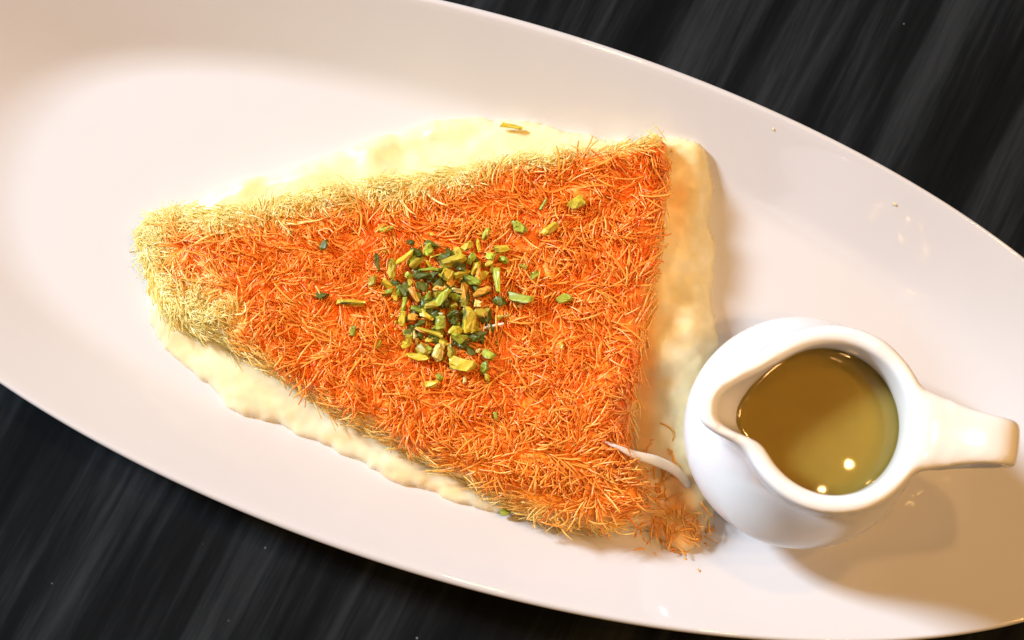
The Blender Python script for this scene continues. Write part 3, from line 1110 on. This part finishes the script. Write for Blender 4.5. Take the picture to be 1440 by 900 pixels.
def build_handle():
    # centre line (distance from axis, height), width, thickness in mm
    K = [(20.4, 70.8, 21.0, 2.6), (22.4, 70.7, 22.2, 4.2), (24.8, 70.4, 22.0, 5.0), (27.6, 69.8, 20.2, 5.4), (31.2, 69.4, 17.4, 5.4), (35.5, 69.1, 15.2, 5.2),
         (40, 68.9, 13.6, 5.0), (44, 68.2, 12.9, 5.0), (47, 66.4, 12.5, 5.0), (48.8, 63.0, 12.3, 5.0), (49.0, 57.5, 12.2, 5.0), (47.6, 50.5, 12.2, 5.0),
         (44.5, 43.5, 12.4, 5.2), (40.2, 37.6, 13.4, 5.6), (35.0, 33.6, 16.0, 6.2), (30.5, 31.6, 18.5, 6.6)]
    K = np.array(K, float)
    tt = np.linspace(0, len(K) - 1, 57)

    def cr(t):
        i = int(min(math.floor(t), len(K) - 2))
        f = t - i
        p0, p1, p2, p3 = K[max(i - 1, 0)], K[i], K[i + 1], K[min(i + 2, len(K) - 1)]
        return 0.5 * (2 * p1 + (p2 - p0) * f + (2 * p0 - 5 * p1 + 4 * p2 - p3) * f * f + (3 * p1 - p0 - 3 * p2 + p3) * f ** 3)
    C_ = np.array([cr(t) for t in tt])
    tan = np.gradient(C_[:, :2], axis=0)
    tan /= np.linalg.norm(tan, axis=1)[:, None]
    sides = 20
    V, Fc = [], []
    ca, sa = math.cos(JROT + math.pi - rad(2.2)), math.sin(JROT + math.pi - rad(2.2))
    for i in range(len(C_)):
        r, z, wd, th = C_[i]
        nr, nz_ = -tan[i, 1], tan[i, 0]
        for k in range(sides):
            a = 2 * math.pi * k / sides
            cc, ss = math.cos(a), math.sin(a)
            e = 0.55
            b_ = math.copysign(abs(cc) ** e, cc) * wd / 2
            h_ = math.copysign(abs(ss) ** e, ss) * th / 2
            rr, zz = r + nr * h_, z + nz_ * h_
            V.append(((rr * ca - b_ * sa) / 1000, (rr * sa + b_ * ca) / 1000, zz / 1000))
    for i in range(len(C_) - 1):
        for k in range(sides):
            k2 = (k + 1) % sides
            Fc.append((i * sides + k, (i + 1) * sides + k, (i + 1) * sides + k2, i * sides + k2))
    Fc.append(tuple(range(sides)))
    Fc.append(tuple(range(len(V) - sides, len(V)))[::-1])
    me = mesh_from("handle", V, Fc)
    bm = bmesh.new()
    bm.from_mesh(me)
    bmesh.ops.recalc_face_normals(bm, faces=bm.faces)
    bm.to_mesh(me)
    bm.free()
    return me




def fuse_jug():
    """melt handle and body into one porcelain skin, then cut it into the two parts again"""
    me = build_jug()
    bm = bmesh.new()
    bm.from_mesh(me)
    bm.from_mesh(build_handle())
    bm.to_mesh(me)
    bm.free()
    tmp = bpy.data.objects.new("jug_skin", me)
    COL.objects.link(tmp)
    md = tmp.modifiers.new("remesh", 'REMESH')
    md.mode = 'VOXEL'
    md.voxel_size = 0.00062
    md.adaptivity = 0.0
    dg = bpy.context.evaluated_depsgraph_get()
    full = bpy.data.meshes.new_from_object(tmp.evaluated_get(dg))
    bpy.data.objects.remove(tmp)
    nv = len(full.vertices)
    co = np.empty(nv * 3, np.float32)
    full.vertices.foreach_get("co", co)
    co = co.reshape(-1, 3).astype(float)
    ed = np.empty(len(full.edges) * 2, np.int32)
    full.edges.foreach_get("vertices", ed)
    ed = ed.reshape(-1, 2)
    deg = np.bincount(ed.ravel(), minlength=nv)[:, None]
    ha = JROT + math.pi - rad(2.2)
    hx = co[:, 0] * math.cos(ha) + co[:, 1] * math.sin(ha)
    hy = -co[:, 0] * math.sin(ha) + co[:, 1] * math.cos(ha)
    rxy = np.hypot(co[:, 0], co[:, 1]) * 1000
    z = co[:, 2] * 1000
    pr = np.array(PROF)
    Rz = np.interp(z, pr[:, 0], pr[:, 1])
    joint = (sstep(0.008, 0.015, hx) * sstep(0.025, 0.015, np.abs(hy)) * sstep(7.0, 3.5, np.abs(rxy - Rz))
             * np.maximum(sstep(54, 62, z), sstep(18, 24, z) * sstep(46, 40, z)))
    ea, eb = np.concatenate([ed[:, 0], ed[:, 1]]), np.concatenate([ed[:, 1], ed[:, 0]])

    def relax(co, ea, eb, k):
        avg = np.stack([np.bincount(ea, co[eb, q], nv) for q in range(3)], -1) / deg
        return co + (avg - co) * k[:, None]
    for it in range(4):
        co = relax(co, ea, eb, np.full(nv, 0.5))
    near = joint[ea] > 0.002
    ja, jb = ea[near], eb[near]
    kj = np.where(joint > 0.002, joint * 0.5, 0.0)
    for it in range(46):
        co = relax(co, ja, jb, kj)
    full.vertices.foreach_set("co", co.astype(np.float32).ravel())
    full.update()
    full.polygons.foreach_set("use_smooth", [True] * len(full.polygons))
    nrm = np.empty(nv * 3, np.float32)
    full.vertex_normals.foreach_get("vector", nrm)
    nrm = nrm.reshape(-1, 3)
    fq = [tuple(p.vertices) for p in full.polygons]
    cen = co[np.array([f[:3] for f in fq])].mean(1)
    chx = cen[:, 0] * math.cos(ha) + cen[:, 1] * math.sin(ha)
    chy = -cen[:, 0] * math.sin(ha) + cen[:, 1] * math.cos(ha)
    cr_ = np.hypot(cen[:, 0], cen[:, 1]) * 1000
    cR = np.interp(cen[:, 2] * 1000, pr[:, 0], pr[:, 1])
    is_h = (chx > 0.015) & (np.abs(chy) < 0.016) & (cr_ > cR + 1.0)
    for name, sel in (("body", ~is_h), ("handle", is_h)):
        F_ = [fq[i] for i in np.where(sel)[0]]
        used = np.unique(np.array([v for f in F_ for v in f]))
        mp = np.full(nv, -1)
        mp[used] = np.arange(len(used))
        m2 = mesh_from(name, co[used], [tuple(int(mp[v]) for v in f) for f in F_])
        o = link(name, m2, M_JUG, jug_root)
        m2.normals_split_custom_set_from_vertices([tuple(v) for v in nrm[used]])


fuse_jug()


def build_syrup(z=57.0):
    pr = np.array(PROF)
    nphi = 160
    V, Fc = [], []
    Rw = float(np.interp(z, pr[:, 0], pr[:, 1])) - 4.95
    rows = [(0.25, 0), (0.5, 0), (0.75, 0), (0.90, 0), (0.945, 0), (0.955, 0.005), (0.985, 0.12), (1.004, 0.42)]
    for s, dz in rows:
        for j in range(nphi):
            phi = 2 * math.pi * j / nphi
            rr, f = jug_r(phi, z, Rw)
            V.append((rr * s * math.cos(phi + JROT) / 1000, rr * s * math.sin(phi + JROT) / 1000, (z + dz) / 1000))
    for zz in (30.0, 15.0, 5.0):                       # the body of liquid below
        rw = float(np.interp(zz, pr[:, 0], pr[:, 1])) - 4.9
        for j in range(nphi):
            phi = 2 * math.pi * j / nphi
            rr, f = jug_r(phi, zz, rw)
            V.append((rr * math.cos(phi + JROT) / 1000, rr * math.sin(phi + JROT) / 1000, zz / 1000))
    m_ = len(rows) + 3
    for i in range(m_ - 1):
        for j in range(nphi):
            k = (j + 1) % nphi
            Fc.append((i * nphi + j, (i + 1) * nphi + j, (i + 1) * nphi + k, i * nphi + k))
    Fc.append(tuple(range(nphi)))
    Fc.append(tuple(range((m_ - 1) * nphi, m_ * nphi))[::-1])
    return mesh_from("sugar_syrup", V, Fc)


o = link("sugar_syrup", build_syrup(), M_SYRUP)
o.location = (JX, JY, ZF)
tag(o, "golden brown sugar syrup filling the white jug", "syrup")

# ------------------------------------------------------------------ crumbs on the platter
for x, y, r, lab in ((1258, 287, 3.0, "tiny golden pastry crumb on the upper right slope of the platter"),
                     (1087, 181, 2.5, "faint golden crumb on the platter near its upper rim")):
    z = 0.02
    for _ in range(6):
        p = pw(x, y, z)
        z = float(plate_z(p[0], p[1]))
    me = nut_mesh(r * 2 * PXM, r * PXM * 1.4, r * PXM * 0.8, False)
    o = bpy.data.objects.new("pastry_crumb", me)
    COL.objects.link(o)
    o.location = (p[0], p[1], z + r * PXM * 0.3)
    o.rotation_euler = (0, 0, random.uniform(0, 3))
    o.color = (0.72, 0.60, 0.36, 1)
    tag(o, lab, "crumb", "crumbs on the platter")
